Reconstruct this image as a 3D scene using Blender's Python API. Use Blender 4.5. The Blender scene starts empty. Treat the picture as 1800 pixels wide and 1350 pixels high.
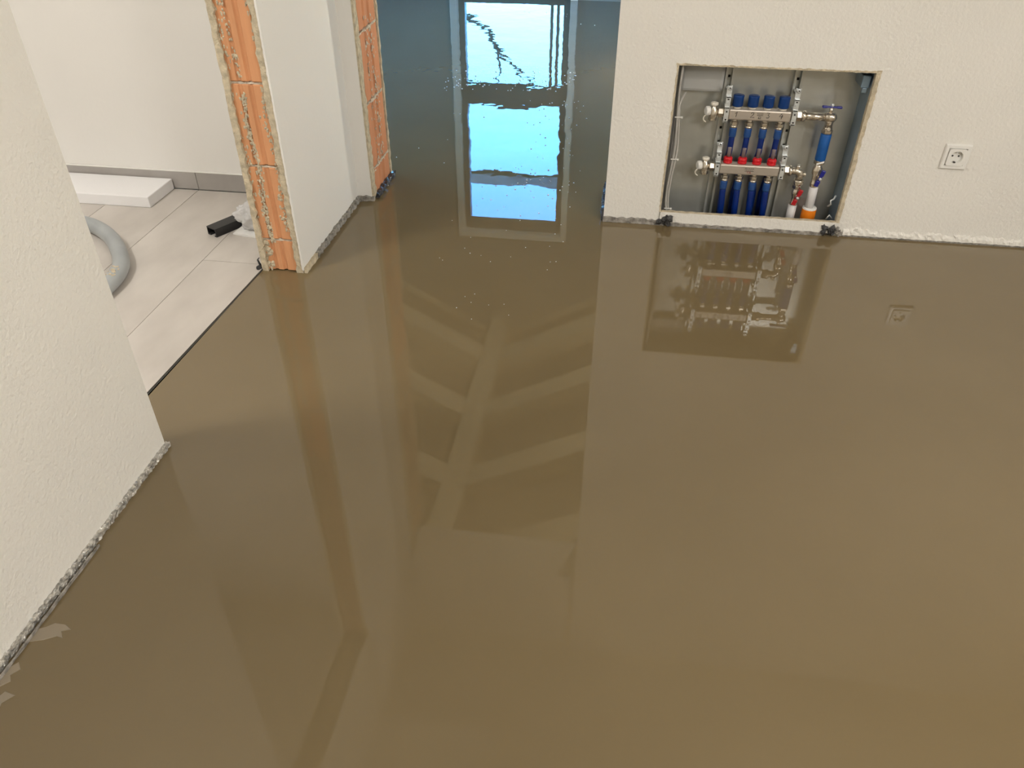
import bpy, bmesh, math, random
from mathutils import Vector, Matrix, noise
random.seed(7)
S = bpy.context.scene
COL = S.collection
PI = math.pi
V = Vector

# ------------------------------------------------------------------ camera
EYE = V((0, 0, 1.2))
yaw, pitch, roll = (math.radians(a) for a in (7.924, 36.922, 0.263))
fwd = V((-math.sin(yaw) * math.cos(pitch), math.cos(yaw) * math.cos(pitch), -math.sin(pitch)))
rgt = V((math.cos(yaw), math.sin(yaw), 0))
upv = rgt.cross(fwd)
r2 = math.cos(roll) * rgt + math.sin(roll) * upv
u2 = -math.sin(roll) * rgt + math.cos(roll) * upv
cd = bpy.data.cameras.new('camera')
cam = bpy.data.objects.new('camera', cd)
COL.objects.link(cam)
M = Matrix((r2, u2, -fwd)).transposed().to_4x4()
M.translation = EYE
cam.matrix_world = M
cd.sensor_fit = 'HORIZONTAL'; cd.sensor_width = 36; cd.lens = 1352 / 1800 * 36
cd.clip_start = .02; cd.clip_end = 300
S.camera = cam

# ------------------------------------------------------------------ sky, exposure
SKY = 1.95
LAMP_MAIN, LAMP_TILE, LAMP_WORK, LAMP_FAR = 54, 64, 94, 360  # strengths of the unseen lamps added to light the rooms
w = bpy.data.worlds.new('sky'); S.world = w; w.use_nodes = True
nt = w.node_tree; nt.nodes.clear()
sk = nt.nodes.new('ShaderNodeTexSky'); sk.sky_type = 'NISHITA'
sk.sun_disc = False; sk.sun_elevation = math.radians(28); sk.sun_rotation = math.radians(200)
sk.air_density = 1.2; sk.dust_density = .7; sk.ozone_density = 1.0
mx = nt.nodes.new('ShaderNodeMix'); mx.data_type = 'RGBA'; mx.blend_type = 'MULTIPLY'
mx.inputs[0].default_value = 1
mx.inputs[7].default_value = (.36, .83, 1.40, 1)      # daylight seen by a camera balanced for lamp light
bg = nt.nodes.new('ShaderNodeBackground'); bg.inputs[1].default_value = SKY
wo = nt.nodes.new('ShaderNodeOutputWorld')
nt.links.new(sk.outputs[0], mx.inputs[6]); nt.links.new(mx.outputs[2], bg.inputs[0]); nt.links.new(bg.outputs[0], wo.inputs[0])
vs = S.view_settings
vs.view_transform = 'Standard'; vs.look = 'None'; vs.gamma = 1; vs.use_curve_mapping = False
vs.exposure = 0.0

# ------------------------------------------------------------------ materials
def lin(r, g, b):
    f = lambda c: (c / 255 / 12.92) if c / 255 <= .04045 else ((c / 255 + .055) / 1.055) ** 2.4
    return (f(r), f(g), f(b), 1)

def mat(name, col, rough=.6, metal=0, ior=1.45, var=.0, vscale=8, bump=0, bscale=60, bdetail=3, spec=None,
        trans=0, emit=None, estr=0, coat=0, col2=None, stretch=None):
    m = bpy.data.materials.new(name); m.use_nodes = True
    t = m.node_tree; p = t.nodes['Principled BSDF']
    p.inputs['Base Color'].default_value = col
    p.inputs['Roughness'].default_value = rough
    p.inputs['Metallic'].default_value = metal
    p.inputs['IOR'].default_value = ior
    p.inputs['Transmission Weight'].default_value = trans
    p.inputs['Coat Weight'].default_value = coat
    if spec is not None: p.inputs['Specular IOR Level'].default_value = spec
    if emit: p.inputs['Emission Color'].default_value = emit; p.inputs['Emission Strength'].default_value = estr
    tc = t.nodes.new('ShaderNodeTexCoord')
    src = tc.outputs['Object']
    if stretch:
        mp = t.nodes.new('ShaderNodeMapping'); mp.inputs['Scale'].default_value = stretch
        t.links.new(src, mp.inputs[0]); src = mp.outputs[0]
    if var or col2:
        n = t.nodes.new('ShaderNodeTexNoise'); n.inputs['Scale'].default_value = vscale; n.inputs['Detail'].default_value = 4
        t.links.new(src, n.inputs['Vector'])
        r = t.nodes.new('ShaderNodeValToRGB')
        r.color_ramp.elements[0].position = .32; r.color_ramp.elements[1].position = .68
        c2 = col2 if col2 else tuple(min(1, c * (1 + var)) for c in col[:3]) + (1,)
        c1 = col if col2 else tuple(c * (1 - var) for c in col[:3]) + (1,)
        r.color_ramp.elements[0].color = c1; r.color_ramp.elements[1].color = c2
        t.links.new(n.outputs[0], r.inputs[0]); t.links.new(r.outputs[0], p.inputs['Base Color'])
    if bump:
        n = t.nodes.new('ShaderNodeTexNoise'); n.inputs['Scale'].default_value = bscale; n.inputs['Detail'].default_value = bdetail
        t.links.new(src, n.inputs['Vector'])
        b = t.nodes.new('ShaderNodeBump'); b.inputs['Strength'].default_value = 1; b.inputs['Distance'].default_value = bump
        t.links.new(n.outputs[0], b.inputs['Height']); t.links.new(b.outputs[0], p.inputs['Normal'])
    return m

MT = {}
MT['wall'] = mat('white_plaster', (.80, .775, .715, 1), .85, var=.02, vscale=3, bump=.0028, bscale=100, bdetail=2)
MT['wall_smooth'] = mat('white_paint', (.82, .80, .76, 1), .8, var=.01, vscale=2, bump=.0006, bscale=60)
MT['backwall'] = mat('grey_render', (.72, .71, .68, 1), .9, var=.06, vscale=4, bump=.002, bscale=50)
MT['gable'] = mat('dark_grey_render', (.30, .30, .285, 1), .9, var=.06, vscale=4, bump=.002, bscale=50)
MT['bubble'] = mat('screed_foam_bubble', (.85, .86, .86, 1), .15)  # white base colour stands in for the bubbles' sparkle
MT['joint'] = mat('dark_joint', (.05, .045, .038, 1), .7)
MT['ceiling'] = mat('ceiling_paint', (.74, .72, .67, 1), .9, bump=.0005, bscale=40)
MT['plaster_edge'] = mat('raw_plaster', (.58, .50, .36, 1), .95, var=.2, vscale=60, bump=.003, bscale=260)
MT['mortar'] = mat('mortar', (.64, .57, .46, 1), .95, var=.2, vscale=90, bump=.003, bscale=300)
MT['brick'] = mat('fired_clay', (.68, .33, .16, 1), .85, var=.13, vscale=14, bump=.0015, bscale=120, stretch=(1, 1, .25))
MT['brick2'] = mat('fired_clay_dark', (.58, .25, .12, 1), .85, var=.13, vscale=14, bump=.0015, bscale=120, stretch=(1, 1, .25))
MT['brick3'] = mat('dusty_clay', (.42, .25, .15, 1), .9, var=.2, vscale=14, bump=.0015, bscale=120, stretch=(1, 1, .25))  # upper courses coloured duller so their floor reflection is less orange
MT['lintel'] = mat('raw_concrete', (.30, .26, .21, 1), .9, var=.1, vscale=12)
MT['tile'] = mat('grey_stoneware', (.50, .46, .415, 1), .42, col2=(.62, .575, .525, 1), vscale=4.2, bump=.0003, bscale=30, stretch=(1.6, .8, 1))
MT['skirt'] = mat('grey_skirting', (.36, .335, .31, 1), .45, col2=(.43, .405, .38, 1), vscale=6)
MT['grout'] = mat('grout', (.44, .41, .37, 1), .9)
MT['foil'] = mat('silver_edge_foam', (.56, .54, .50, 1), .28, metal=.6, var=.5, vscale=110, bump=.004, bscale=220)
MT['foam_grey'] = mat('grey_edge_foam', (.30, .28, .25, 1), .55, metal=.15, var=.45, vscale=60, bump=.004, bscale=120)
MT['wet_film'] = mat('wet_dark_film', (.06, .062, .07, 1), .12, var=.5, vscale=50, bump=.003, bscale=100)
MT['styro'] = mat('white_polystyrene', (.86, .85, .85, 1), .75, bump=.0006, bscale=220)
MT['hose'] = mat('grey_hose', (.36, .38, .385, 1), .38, var=.12, vscale=9)
MT['black'] = mat('black_plastic', (.018, .018, .019, 1), .4, var=.2, vscale=30)
MT['black_foam'] = mat('black_foam', (.014, .014, .014, 1), .5, col2=(.10, .10, .10, 1), vscale=60, bump=.004, bscale=120)
MT['bag'] = mat('clear_plastic_film', (.92, .91, .90, 1), .25, trans=.42, ior=1.15, bump=.004, bscale=45)
MT['paper'] = mat('white_paper', (.85, .84, .81, 1), .8)
MT['galv'] = mat('galvanised_sheet', (.50, .51, .475, 1), .30, metal=.62, col2=(.58, .59, .555, 1), vscale=12, bump=.0004, bscale=8)
MT['galv2'] = mat('zinc_rail', (.60, .64, .68, 1), .3, metal=.85, var=.1, vscale=40)
MT['zinc'] = mat('bright_zinc', (.74, .77, .77, 1), .32, metal=.55, var=.12, vscale=60)
MT['nickel'] = mat('nickel_plated_brass', (.66, .60, .51, 1), .24, metal=.9, var=.06, vscale=60)
MT['bar'] = mat('stainless_bar', (.56, .50, .43, 1), .42, metal=.6, var=.04, vscale=30, stretch=(.2, 1, 3))
MT['blue_cap'] = mat('blue_plastic_cap', (.004, .042, .19, 1), .38)
MT['blue_pipe'] = mat('blue_pipe', (.003, .022, .165, 1), .28)
MT['blue_sleeve'] = mat('pale_blue_sleeve', (.02, .075, .25, 1), .3)
MT['blue_iso'] = mat('blue_spacer_pipe', (.01, .10, .36, 1), .42, var=.15, vscale=30)
MT['handle_blue'] = mat('dark_blue_handle', (.014, .018, .22, 1), .35)
MT['red'] = mat('red_plastic', (.62, .012, .02, 1), .35)
MT['red_handle'] = mat('dark_red_handle', (.42, .01, .015, 1), .35)
MT['clear'] = mat('clear_plastic', (.62, .52, .5, 1), .15, trans=.6, ior=1.2)
MT['white_pipe'] = mat('white_pipe', (.72, .70, .69, 1), .45)
MT['orange'] = mat('orange_insulation', (.82, .22, .008, 1), .5, var=.05)
MT['white_plastic'] = mat('white_plastic', (.83, .815, .77, 1), .28)
MT['cream_plastic'] = mat('cream_plastic', (.78, .73, .63, 1), .35)
MT['hole'] = mat('dark_opening', (.012, .012, .012, 1), .7)  # near-black colour stands in for shade inside slots and holes
MT['socket_hole'] = mat('socket_well_shadow', (.05, .045, .04, 1), .6)  # dark colour painted in for shade in pin holes and lower clip
MT['cable'] = mat('grey_cable', (.52, .50, .46, 1), .5)
MT['cable_dark'] = mat('dark_grey_cable', (.30, .29, .275, 1), .5)
MT['ink'] = mat('black_ink', (.01, .01, .01, 1), .6)
MT['ink_red'] = mat('red_ink', (.35, .04, .03, 1), .6)
MT['wood'] = mat('pale_timber', (.74, .62, .43, 1), .7, var=.12, vscale=10, stretch=(1, 6, 6))
MT['sheath'] = mat('dark_sheathing', (.24, .19, .125, 1), .85, var=.15, vscale=9)
MT['frame'] = mat('anthracite_frame', (.15, .16, .165, 1), .4)
MT['reveal'] = mat('white_reveal', (.86, .85, .80, 1), .7)
MT['grass'] = mat('lawn', (.07, .13, .035, 1), .95, var=.4, vscale=5)
MT['bark'] = mat('bark', (.06, .045, .035, 1), .9, var=.3, vscale=30)
MT['greywood'] = mat('weathered_timber', (.28, .26, .24, 1), .8, var=.2, vscale=8)
MT['lampbody'] = mat('lamp_housing', (.8, .8, .78, 1), .4)
MT['lampA'] = mat('lamp_diffuser_warm', (.9, .9, .85, 1), .4, emit=(1, .955, .90, 1), estr=LAMP_MAIN)
MT['lampB'] = mat('lamp_diffuser_tile', (.9, .9, .85, 1), .4, emit=(1, .96, .91, 1), estr=LAMP_TILE)
MT['lampW'] = mat('work_light_panel', (.9, .9, .85, 1), .4, emit=(1, .955, .90, 1), estr=LAMP_WORK)
MT['lampF'] = mat('bulb_glow', (.9, .9, .85, 1), .4, emit=(1, .90, .74, 1), estr=LAMP_FAR)  # glowing panel of the lamp added in the far room
MT['yellow'] = mat('yellow_housing', (.75, .48, .02, 1), .45)
MT['blue_zinc'] = mat('bluish_zinc_sheet', (.24, .33, .42, 1), .35, metal=.6, var=.25, vscale=7)  # blue tint put into the colour of right panel and bracket
MT['box_grey'] = mat('grey_painted_box', (.47, .47, .45, 1), .5)
MT['smear'] = mat('dried_screed', (.30, .25, .185, 1), .8)

def glass_mat():
    m = bpy.data.materials.new('window_glass'); m.use_nodes = True
    t = m.node_tree; t.nodes.clear()
    o = t.nodes.new('ShaderNodeOutputMaterial'); mixn = t.nodes.new('ShaderNodeMixShader')
    tr = t.nodes.new('ShaderNodeBsdfTransparent'); gl = t.nodes.new('ShaderNodeBsdfGlossy'); gl.inputs['Roughness'].default_value = .01
    tr.inputs[0].default_value = (.96, .98, .97, 1)
    fr = t.nodes.new('ShaderNodeFresnel'); fr.inputs[0].default_value = 1.5
    t.links.new(fr.outputs[0], mixn.inputs[0]); t.links.new(tr.outputs[0], mixn.inputs[1]); t.links.new(gl.outputs[0], mixn.inputs[2])
    t.links.new(mixn.outputs[0], o.inputs[0])
    return m
MT['glass'] = glass_mat()

def screed_mat():
    """wet self-levelling screed: matt brown body under a mirror-smooth wet film with slow undulations"""
    m = bpy.data.materials.new('wet_screed'); m.use_nodes = True
    t = m.node_tree; p = t.nodes['Principled BSDF']; N = t.nodes.new; L = t.links.new
    tc = N('ShaderNodeTexCoord')
    n = N('ShaderNodeTexNoise'); n.inputs['Scale'].default_value = 1.7; n.inputs['Detail'].default_value = 5
    L(tc.outputs['Object'], n.inputs['Vector'])
    r = N('ShaderNodeValToRGB'); r.color_ramp.elements[0].position = .3; r.color_ramp.elements[1].position = .7
    r.color_ramp.elements[0].color = (.172, .127, .064, 1); r.color_ramp.elements[1].color = (.192, .143, .074, 1)
    L(n.outputs[0], r.inputs[0]); L(r.outputs[0], p.inputs['Base Color'])
    p.inputs['Roughness'].default_value = .006; p.inputs['IOR'].default_value = 1.6
    # relief: slow swell everywhere, livelier ripples in the freshly poured far room
    sx = N('ShaderNodeSeparateXYZ'); L(tc.outputs['Object'], sx.inputs[0])
    mr = N('ShaderNodeMapRange'); mr.inputs[1].default_value = 2.6; mr.inputs[2].default_value = 3.6; mr.inputs[3].default_value = .035; mr.inputs[4].default_value = .42
    L(sx.outputs[1], mr.inputs[0])
    n2 = N('ShaderNodeTexNoise'); n2.inputs['Scale'].default_value = 5.5; n2.inputs['Detail'].default_value = 2.5
    mp = N('ShaderNodeMapping'); mp.inputs['Scale'].default_value = (1, .8, 1)
    L(tc.outputs['Object'], mp.inputs[0]); L(mp.outputs[0], n2.inputs['Vector'])
    n3 = N('ShaderNodeTexNoise'); n3.inputs['Scale'].default_value = 1.1; n3.inputs['Detail'].default_value = 1
    L(tc.outputs['Object'], n3.inputs['Vector'])
    ma = N('ShaderNodeMath'); ma.operation = 'MULTIPLY'; L(n2.outputs[0], ma.inputs[0]); L(mr.outputs[0], ma.inputs[1])
    mb = N('ShaderNodeMath'); mb.operation = 'MULTIPLY_ADD'; L(n3.outputs[0], mb.inputs[0]); mb.inputs[1].default_value = .12; L(ma.outputs[0], mb.inputs[2])
    b = N('ShaderNodeBump'); b.inputs['Strength'].default_value = 1; b.inputs['Distance'].default_value = .0035
    L(mb.outputs[0], b.inputs['Height']); L(b.outputs[0], p.inputs['Normal'])
    return m
MT['screed'] = screed_mat()

# ------------------------------------------------------------------ mesh helpers
ORG = {}
class MB:
    def __init__(s): s.v = []; s.f = []; s.smooth = []
    def add(s, vs, fs, sm=False):
        o = len(s.v); s.v += [V(q) for q in vs]
        for f in fs: s.f.append([i + o for i in f]); s.smooth.append(sm)
        return s
    def box(s, a, b, bev=0, mx=None):
        x0, y0, z0 = a; x1, y1, z1 = b
        x0, x1 = min(x0, x1), max(x0, x1); y0, y1 = min(y0, y1), max(y0, y1); z0, z1 = min(z0, z1), max(z0, z1)
        bm = bmesh.new()
        bmesh.ops.create_cube(bm, size=1)
        for q in bm.verts: q.co = V(((x0 + x1) / 2 + q.co.x * (x1 - x0), (y0 + y1) / 2 + q.co.y * (y1 - y0), (z0 + z1) / 2 + q.co.z * (z1 - z0)))
        if bev: bmesh.ops.bevel(bm, geom=list(bm.edges), offset=bev, segments=2, profile=.5, affect='EDGES')
        bm.verts.index_update()
        vs = [mx @ q.co if mx else q.co.copy() for q in bm.verts]
        s.add(vs, [[q.index for q in f.verts] for f in bm.faces]); bm.free()
        return s
    def lathe(s, prof, o, axis=(0, 0, 1), seg=20, sm=True):
        """prof: list of (radius, height along axis)"""
        o = V(o); a = V(axis).normalized()
        t = V((1, 0, 0)) if abs(a.x) < .9 else V((0, 1, 0))
        e1 = a.cross(t).normalized(); e2 = a.cross(e1)
        vs = []; fs = []
        for r, h in prof:
            for k in range(seg):
                an = 2 * PI * (k + .5) / seg
                vs.append(o + a * h + (e1 * math.cos(an) + e2 * math.sin(an)) * r)
        n = len(prof)
        for i in range(n - 1):
            for k in range(seg):
                k2 = (k + 1) % seg
                fs.append([i * seg + k, i * seg + k2, (i + 1) * seg + k2, (i + 1) * seg + k])
        s.add(vs, fs, sm)
        o0 = len(s.v) - len(vs)
        s.f.append([o0 + k for k in range(seg)][::-1]); s.smooth.append(False)
        s.f.append([o0 + (n - 1) * seg + k for k in range(seg)]); s.smooth.append(False)
        return s
    def cyl(s, a, b, r, r2=None, seg=16):
        a = V(a); b = V(b); return s.lathe([(r, 0), (r if r2 is None else r2, (b - a).length)], a, b - a, seg)
    def nut(s, a, b, r): 
        a = V(a); b = V(b); L = (b - a).length; return s.lathe([(r * .88, 0), (r, L * .15), (r, L * .85), (r * .88, L)], a, b - a, 6, False)
    def tube(s, pts, r, seg=10, cap=True):
        pts = [V(p) for p in pts]; n = len(pts); vs = []; fs = []
        rr = r if isinstance(r, (list, tuple)) else [r] * n
        pe = None
        for i, p in enumerate(pts):
            d = (pts[min(i + 1, n - 1)] - pts[max(i - 1, 0)]).normalized()
            if pe is None:
                t = V((0, 0, 1)) if abs(d.z) < .9 else V((1, 0, 0)); e1 = d.cross(t).normalized()
            else:
                e1 = (pe - d * pe.dot(d)).normalized()
            pe = e1; e2 = d.cross(e1)
            for k in range(seg):
                an = 2 * PI * k / seg; vs.append(p + (e1 * math.cos(an) + e2 * math.sin(an)) * rr[i])
        for i in range(n - 1):
            for k in range(seg):
                k2 = (k + 1) % seg; fs.append([i * seg + k, i * seg + k2, (i + 1) * seg + k2, (i + 1) * seg + k])
        s.add(vs, fs, True); o0 = len(s.v) - len(vs)
        if cap:
            s.f.append([o0 + k for k in range(seg)][::-1]); s.smooth.append(False)
            s.f.append([o0 + (n - 1) * seg + k for k in range(seg)]); s.smooth.append(False)
        return s
    def loft(s, a, b, u, wv, n, amp, seed=0, poly=None, sm=False, freq=40):
        """rough bar from a to b; cross-section polygon (in units of u and w vectors) with noisy corners"""
        a = V(a); b = V(b); u = V(u); wv = V(wv)
        poly = poly or [(0, 0), (.5, 0), (1, 0), (1, .5), (1, 1), (.5, 1), (0, 1), (0, .5)]
        vs = []; fs = []; k = len(poly)
        for i in range(n + 1):
            p = a.lerp(b, i / n)
            for j, (cu, cw) in enumerate(poly):
                q = p + u * cu + wv * cw
                h = noise.noise_vector(q * freq + V((seed * 7.1, seed * 3.3, j * 1.7)))
                q2 = q + (u.normalized() * h.x * (1 if cu > 0 else .25) + wv.normalized() * h.y * (1 if cw > 0 else .25)) * amp
                vs.append(q2)
        for i in range(n):
            for j in range(k):
                j2 = (j + 1) % k; fs.append([i * k + j, i * k + j2, (i + 1) * k + j2, (i + 1) * k + j])
        fs.append(list(range(k))[::-1]); fs.append([n * k + j for j in range(k)])
        return s.add(vs, fs, sm)
    def lump(s, c, r, sc=(1, 1, 1), jit=.35):
        g = (1 + 5 ** .5) / 2
        base = [(-1, g, 0), (1, g, 0), (-1, -g, 0), (1, -g, 0), (0, -1, g), (0, 1, g), (0, -1, -g), (0, 1, -g), (g, 0, -1), (g, 0, 1), (-g, 0, -1), (-g, 0, 1)]
        fs = [(0, 11, 5), (0, 5, 1), (0, 1, 7), (0, 7, 10), (0, 10, 11), (1, 5, 9), (5, 11, 4), (11, 10, 2), (10, 7, 6), (7, 1, 8), (3, 9, 4), (3, 4, 2), (3, 2, 6), (3, 6, 8), (3, 8, 9), (4, 9, 5), (2, 4, 11), (6, 2, 10), (8, 6, 7), (9, 8, 1)]
        vs = []
        for q in base:
            q = V(q).normalized() * r * (1 + random.uniform(-jit, jit)); vs.append(V(c) + V((q.x * sc[0], q.y * sc[1], q.z * sc[2])))
        return s.add(vs, fs, False)
    def build(s, name, m, parent=None, org=None, kind=None, label=None, cat=None, group=None):
        if org is None:
            lo = V([min(q[i] for q in s.v) for i in range(3)]); hi = V([max(q[i] for q in s.v) for i in range(3)])
            org = V(((lo.x + hi.x) / 2, (lo.y + hi.y) / 2, lo.z))
        org = V(org)
        me = bpy.data.meshes.new(name)
        me.from_pydata([tuple(q - org) for q in s.v], [], s.f)
        me.polygons.foreach_set('use_smooth', s.smooth)
        me.materials.append(MT[m]); me.update()
        o = bpy.data.objects.new(name, me); COL.objects.link(o)
        place(o, org, parent); tag(o, label, cat, group, kind)
        return o

def place(o, org, parent=None):
    ORG[o.name] = V(org)
    if parent: o.parent = parent; o.location = V(org) - ORG[parent.name]
    else: o.location = org

def tag(o, label=None, cat=None, group=None, kind=None):
    if label: o['label'] = label
    if cat: o['category'] = cat
    if group: o['group'] = group
    if kind: o['kind'] = kind
    return o

def thing(name, org, label, cat, group=None):
    o = bpy.data.objects.new(name, None); o.empty_display_size = .05; COL.objects.link(o)
    place(o, org); return tag(o, label, cat, group)

def again(o, off, parent=None):
    """a further piece like o, moved by off, sharing its mesh"""
    c = o.copy(); COL.objects.link(c)
    place(c, ORG[o.name] + V(off), parent); return c

def struct(name, mb, m, **k): return mb.build(name, m, kind='structure', **k)

# ================================================================== THE SETTING
XL, XLB = -.985, -1.10       # left wall: face to this room, face to the tiled room
XP = -.96                    # plastered side of the wall stub
YW, YB = 2.604, 2.652        # right wall face, tiled-room back wall face
YF = 2.90                    # far side of those walls
XJ, XO = -.905, -.032        # brick jamb and right-hand edge of the passage
DOOR_N, DOOR_F = 1.222, 2.075
HEAD, HEAD2, CEIL = 1.96, 2.03, 2.60
YE = 6.55                    # gable wall of the far room
XE0, XE1 = -3.3, 1.24        # eaves walls of the far room

# --- screed floor
fm = MB()
def quad(x0, y0, x1, y1): fm.add([(x0, y0, 0), (x1, y0, 0), (x1, y1, 0), (x0, y1, 0)], [[0, 1, 2, 3]])
quad(XL, -2.2, 3.2, YB); quad(-3.5, YB, XE1 + .2, YE + .2)
fm.add([(XL, DOOR_N - .05, 0), (XL, DOOR_F + .05, 0), (-1.100, DOOR_F + .05, 0), (-1.134, DOOR_N - .05, 0)], [[0, 1, 2, 3]])
fm.v += []
floor = struct('floor', fm, 'screed', org=(0, 0, 0), label='wet glossy brown self-levelling screed floor', cat='floor')

# splashed dried screed beside the left wall
def smear(c, pts):
    m = MB(); n = len(pts)
    m.add([(c[0] + x, c[1] + y, .0012) for x, y in pts] + [(c[0] + x * 1.06, c[1] + y * 1.06, 0) for x, y in pts],
          [list(range(n))] + [[i, n + i, n + (i + 1) % n, (i + 1) % n] for i in range(n)])
    return m.build('screed_smear', 'smear', floor)
smear((-.945, .725), [(-.025, -.03), (.0, -.022), (.018, -.012), (.03, -.014), (.02, -.002), (.034, .004), (.018, .012), (.0, .012), (-.012, .002), (-.028, -.006)])
smear((-.962, .625), [(-.018, -.03), (-.004, -.022), (.012, -.006), (.004, .004), (.014, .016), (.002, .028), (-.012, .01), (-.016, -.006)])
smear((-.94, .575), [(-.015, -.03), (.006, -.012), (.002, .004), (.014, .02), (-.006, .024), (-.016, .0)])

# air bubbles and grit specks on the wet film, thickest around the window's mirror image
bub = MB()
def bubbles(n, x0, x1, y0, y1, r0=.0016, r1=.0036):
    for _ in range(n):
        x = random.uniform(x0, x1); y = random.uniform(y0, y1); r = random.uniform(r0, r1)
        bub.lathe([(r, 0), (r * .87, r * .5), (r * .5, r * .87), (r * .15, r * .99)], (x, y, -.0002), seg=7)
bubbles(90, -.98, -.26, 4.12, 4.52, .0024, .005); bubbles(60, -.42, -.16, 2.75, 4.0, .0018, .004)
bubbles(34, -.52, -.14, 2.6, 3.1, .0014, .003); bubbles(20, -.62, -.16, 2.15, 2.6, .0012, .0022); bubbles(8, -.45, -.25, 1.85, 2.15, .001, .0018); bubbles(30, -.95, -.2, 3.0, 6.2, .0016, .0035)
bo = bub.build('air_bubbles', 'bubble', floor, kind='stuff')
bo['label'] = 'tiny air bubbles glinting on the wet screed'

# --- left wall with the doorway header
m = MB(); m.box((XLB, -2.2, 0), (XL, DOOR_N, CEIL)); m.box((XLB, DOOR_N, HEAD), (XL, DOOR_F, CEIL)); m.box((XLB, DOOR_F, HEAD), (XL, DOOR_F + .03, CEIL))
wl = struct('wall_left', m, 'wall', org=(XL, 0, 0), label='white roughcast wall on the left, ending at the doorway', cat='wall')
MB().box((XLB + .006, DOOR_N + .002, HEAD - .014), (XL - .006, DOOR_F - .012, HEAD), .002).build('lintel', 'lintel', wl)
# --- wall stub between doorway and passage, with bricks left raw on both jambs
m = MB(); m.box((XLB, DOOR_F + .03, 0), (XP, YB, CEIL)); m.box((XLB, YB, 0), (XJ - .03, YF, CEIL))
m.box((XJ - .03, YB, 0), (XJ - .002, YB + .022, CEIL))
ws = struct('wall_center', m, 'wall_smooth', org=(XP, DOOR_F, 0), label='white wall stub with bare orange brick jambs at both ends', cat='wall')
JO = [.108, .346, .584, .822, 1.06, 1.298, 1.536, 1.774]
def brick(x0, x1, z0, z1, y, d, axis, mname, seed):
    """hollow-clay brick end: a fluted face; axis 'y' faces -y, 'x' faces +x"""
    prof = [(0, .003), (.03, 0), (.24, 0), (.27, .0045), (.34, .0045), (.38, 0), (.52, .0008), (.56, .006), (.63, .006), (.67, .0005), (.95, 0), (1, .003)]
    m = MB(); n = len(prof); rows = [(0, .003), (.012, 0), (.988, 0), (1, .003)]; vs = []; fs = []
    for fz, rz in rows:
        for fx, dy in prof:
            a = x0 + (x1 - x0) * fx; z = z0 + (z1 - z0) * fz; dd = dy + rz + noise.noise(V((fx * 9, fz * 7, seed * 3.1))) * .0012
            vs.append((a, y + dd, z) if axis == 'y' else (y - dd, a, z))
    for i in range(len(rows) - 1):
        for k in range(n - 1):
            q = [i * n + k, i * n + k + 1, (i + 1) * n + k + 1, (i + 1) * n + k]; fs.append(q)
    # flanks back into the wall
    b0 = len(vs)
    ring = [k for k in range(n)] + [r * n + n - 1 for r in range(1, 4)] + [3 * n + k for k in range(n - 2, -1, -1)] + [2 * n, n]
    for r in ring:
        x, yy, z = vs[r]; vs.append((x, y + d, z) if axis == 'y' else (y - d, yy, z))
    for k in range(len(ring)):
        k2 = (k + 1) % len(ring); fs.append([ring[k2], ring[k], b0 + k, b0 + k2])
    m.add(vs, fs); return m.build('brick', mname, ws)
zs = [0] + JO + [HEAD]
for i in range(len(zs) - 1):
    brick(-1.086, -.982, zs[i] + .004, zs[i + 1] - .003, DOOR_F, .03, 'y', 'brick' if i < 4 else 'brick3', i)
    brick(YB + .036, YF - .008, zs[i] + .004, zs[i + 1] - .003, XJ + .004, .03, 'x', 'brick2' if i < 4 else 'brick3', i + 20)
for z in JO:
    m = MB(); m.loft((-1.09, DOOR_F + .0045, z - .003), (-.975, DOOR_F + .0045, z - .003), (0, .02, 0), (0, 0, .006), 24, .006, z, freq=90); m.build('mortar_joint', 'mortar', ws)
    m = MB(); m.loft((XJ - .02, YB + .03, z - .010), (XJ - .02, YF - .01, z - .002), (.0235, 0, 0), (0, 0, .008), 24, .006, z, freq=90); m.build('mortar_joint', 'mortar', ws)
# ragged plaster shoulders left and right of the bricks
m = MB(); m.loft((XLB, DOOR_F - .008, 0), (XLB, DOOR_F - .008, HEAD), (.018, 0, 0), (0, .038, 0), 150, .009, 3, freq=55); m.build('plaster_shoulder', 'plaster_edge', ws)
m = MB(); m.loft((XP - .004, DOOR_F - .006, 0), (XP - .004, DOOR_F - .006, HEAD), (-.021, 0, 0), (0, .038, 0), 150, .008, 5, freq=45); m.build('plaster_shoulder', 'plaster_edge', ws)
m = MB(); m.loft((XP, DOOR_F - .009, .012), (XP, DOOR_F - .009, HEAD), (-.0055, 0, 0), (0, .042, 0), 220, .0022, 8, freq=120); m.build('corner_bead', 'wall_smooth', ws)
m = MB(); m.loft((XJ - .002, YB + .002, .006), (XJ - .002, YB + .002, HEAD2), (.007, 0, 0), (0, .033, 0), 120, .005, 6, freq=60); m.build('plaster_shoulder', 'plaster_edge', ws)
m = MB(); m.loft((XJ - .002, YF + .004, .006), (XJ - .002, YF + .004, HEAD2), (.010, 0, 0), (0, -.012, 0), 120, .004, 9, freq=60); m.build('plaster_shoulder', 'plaster_edge', ws)
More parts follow.
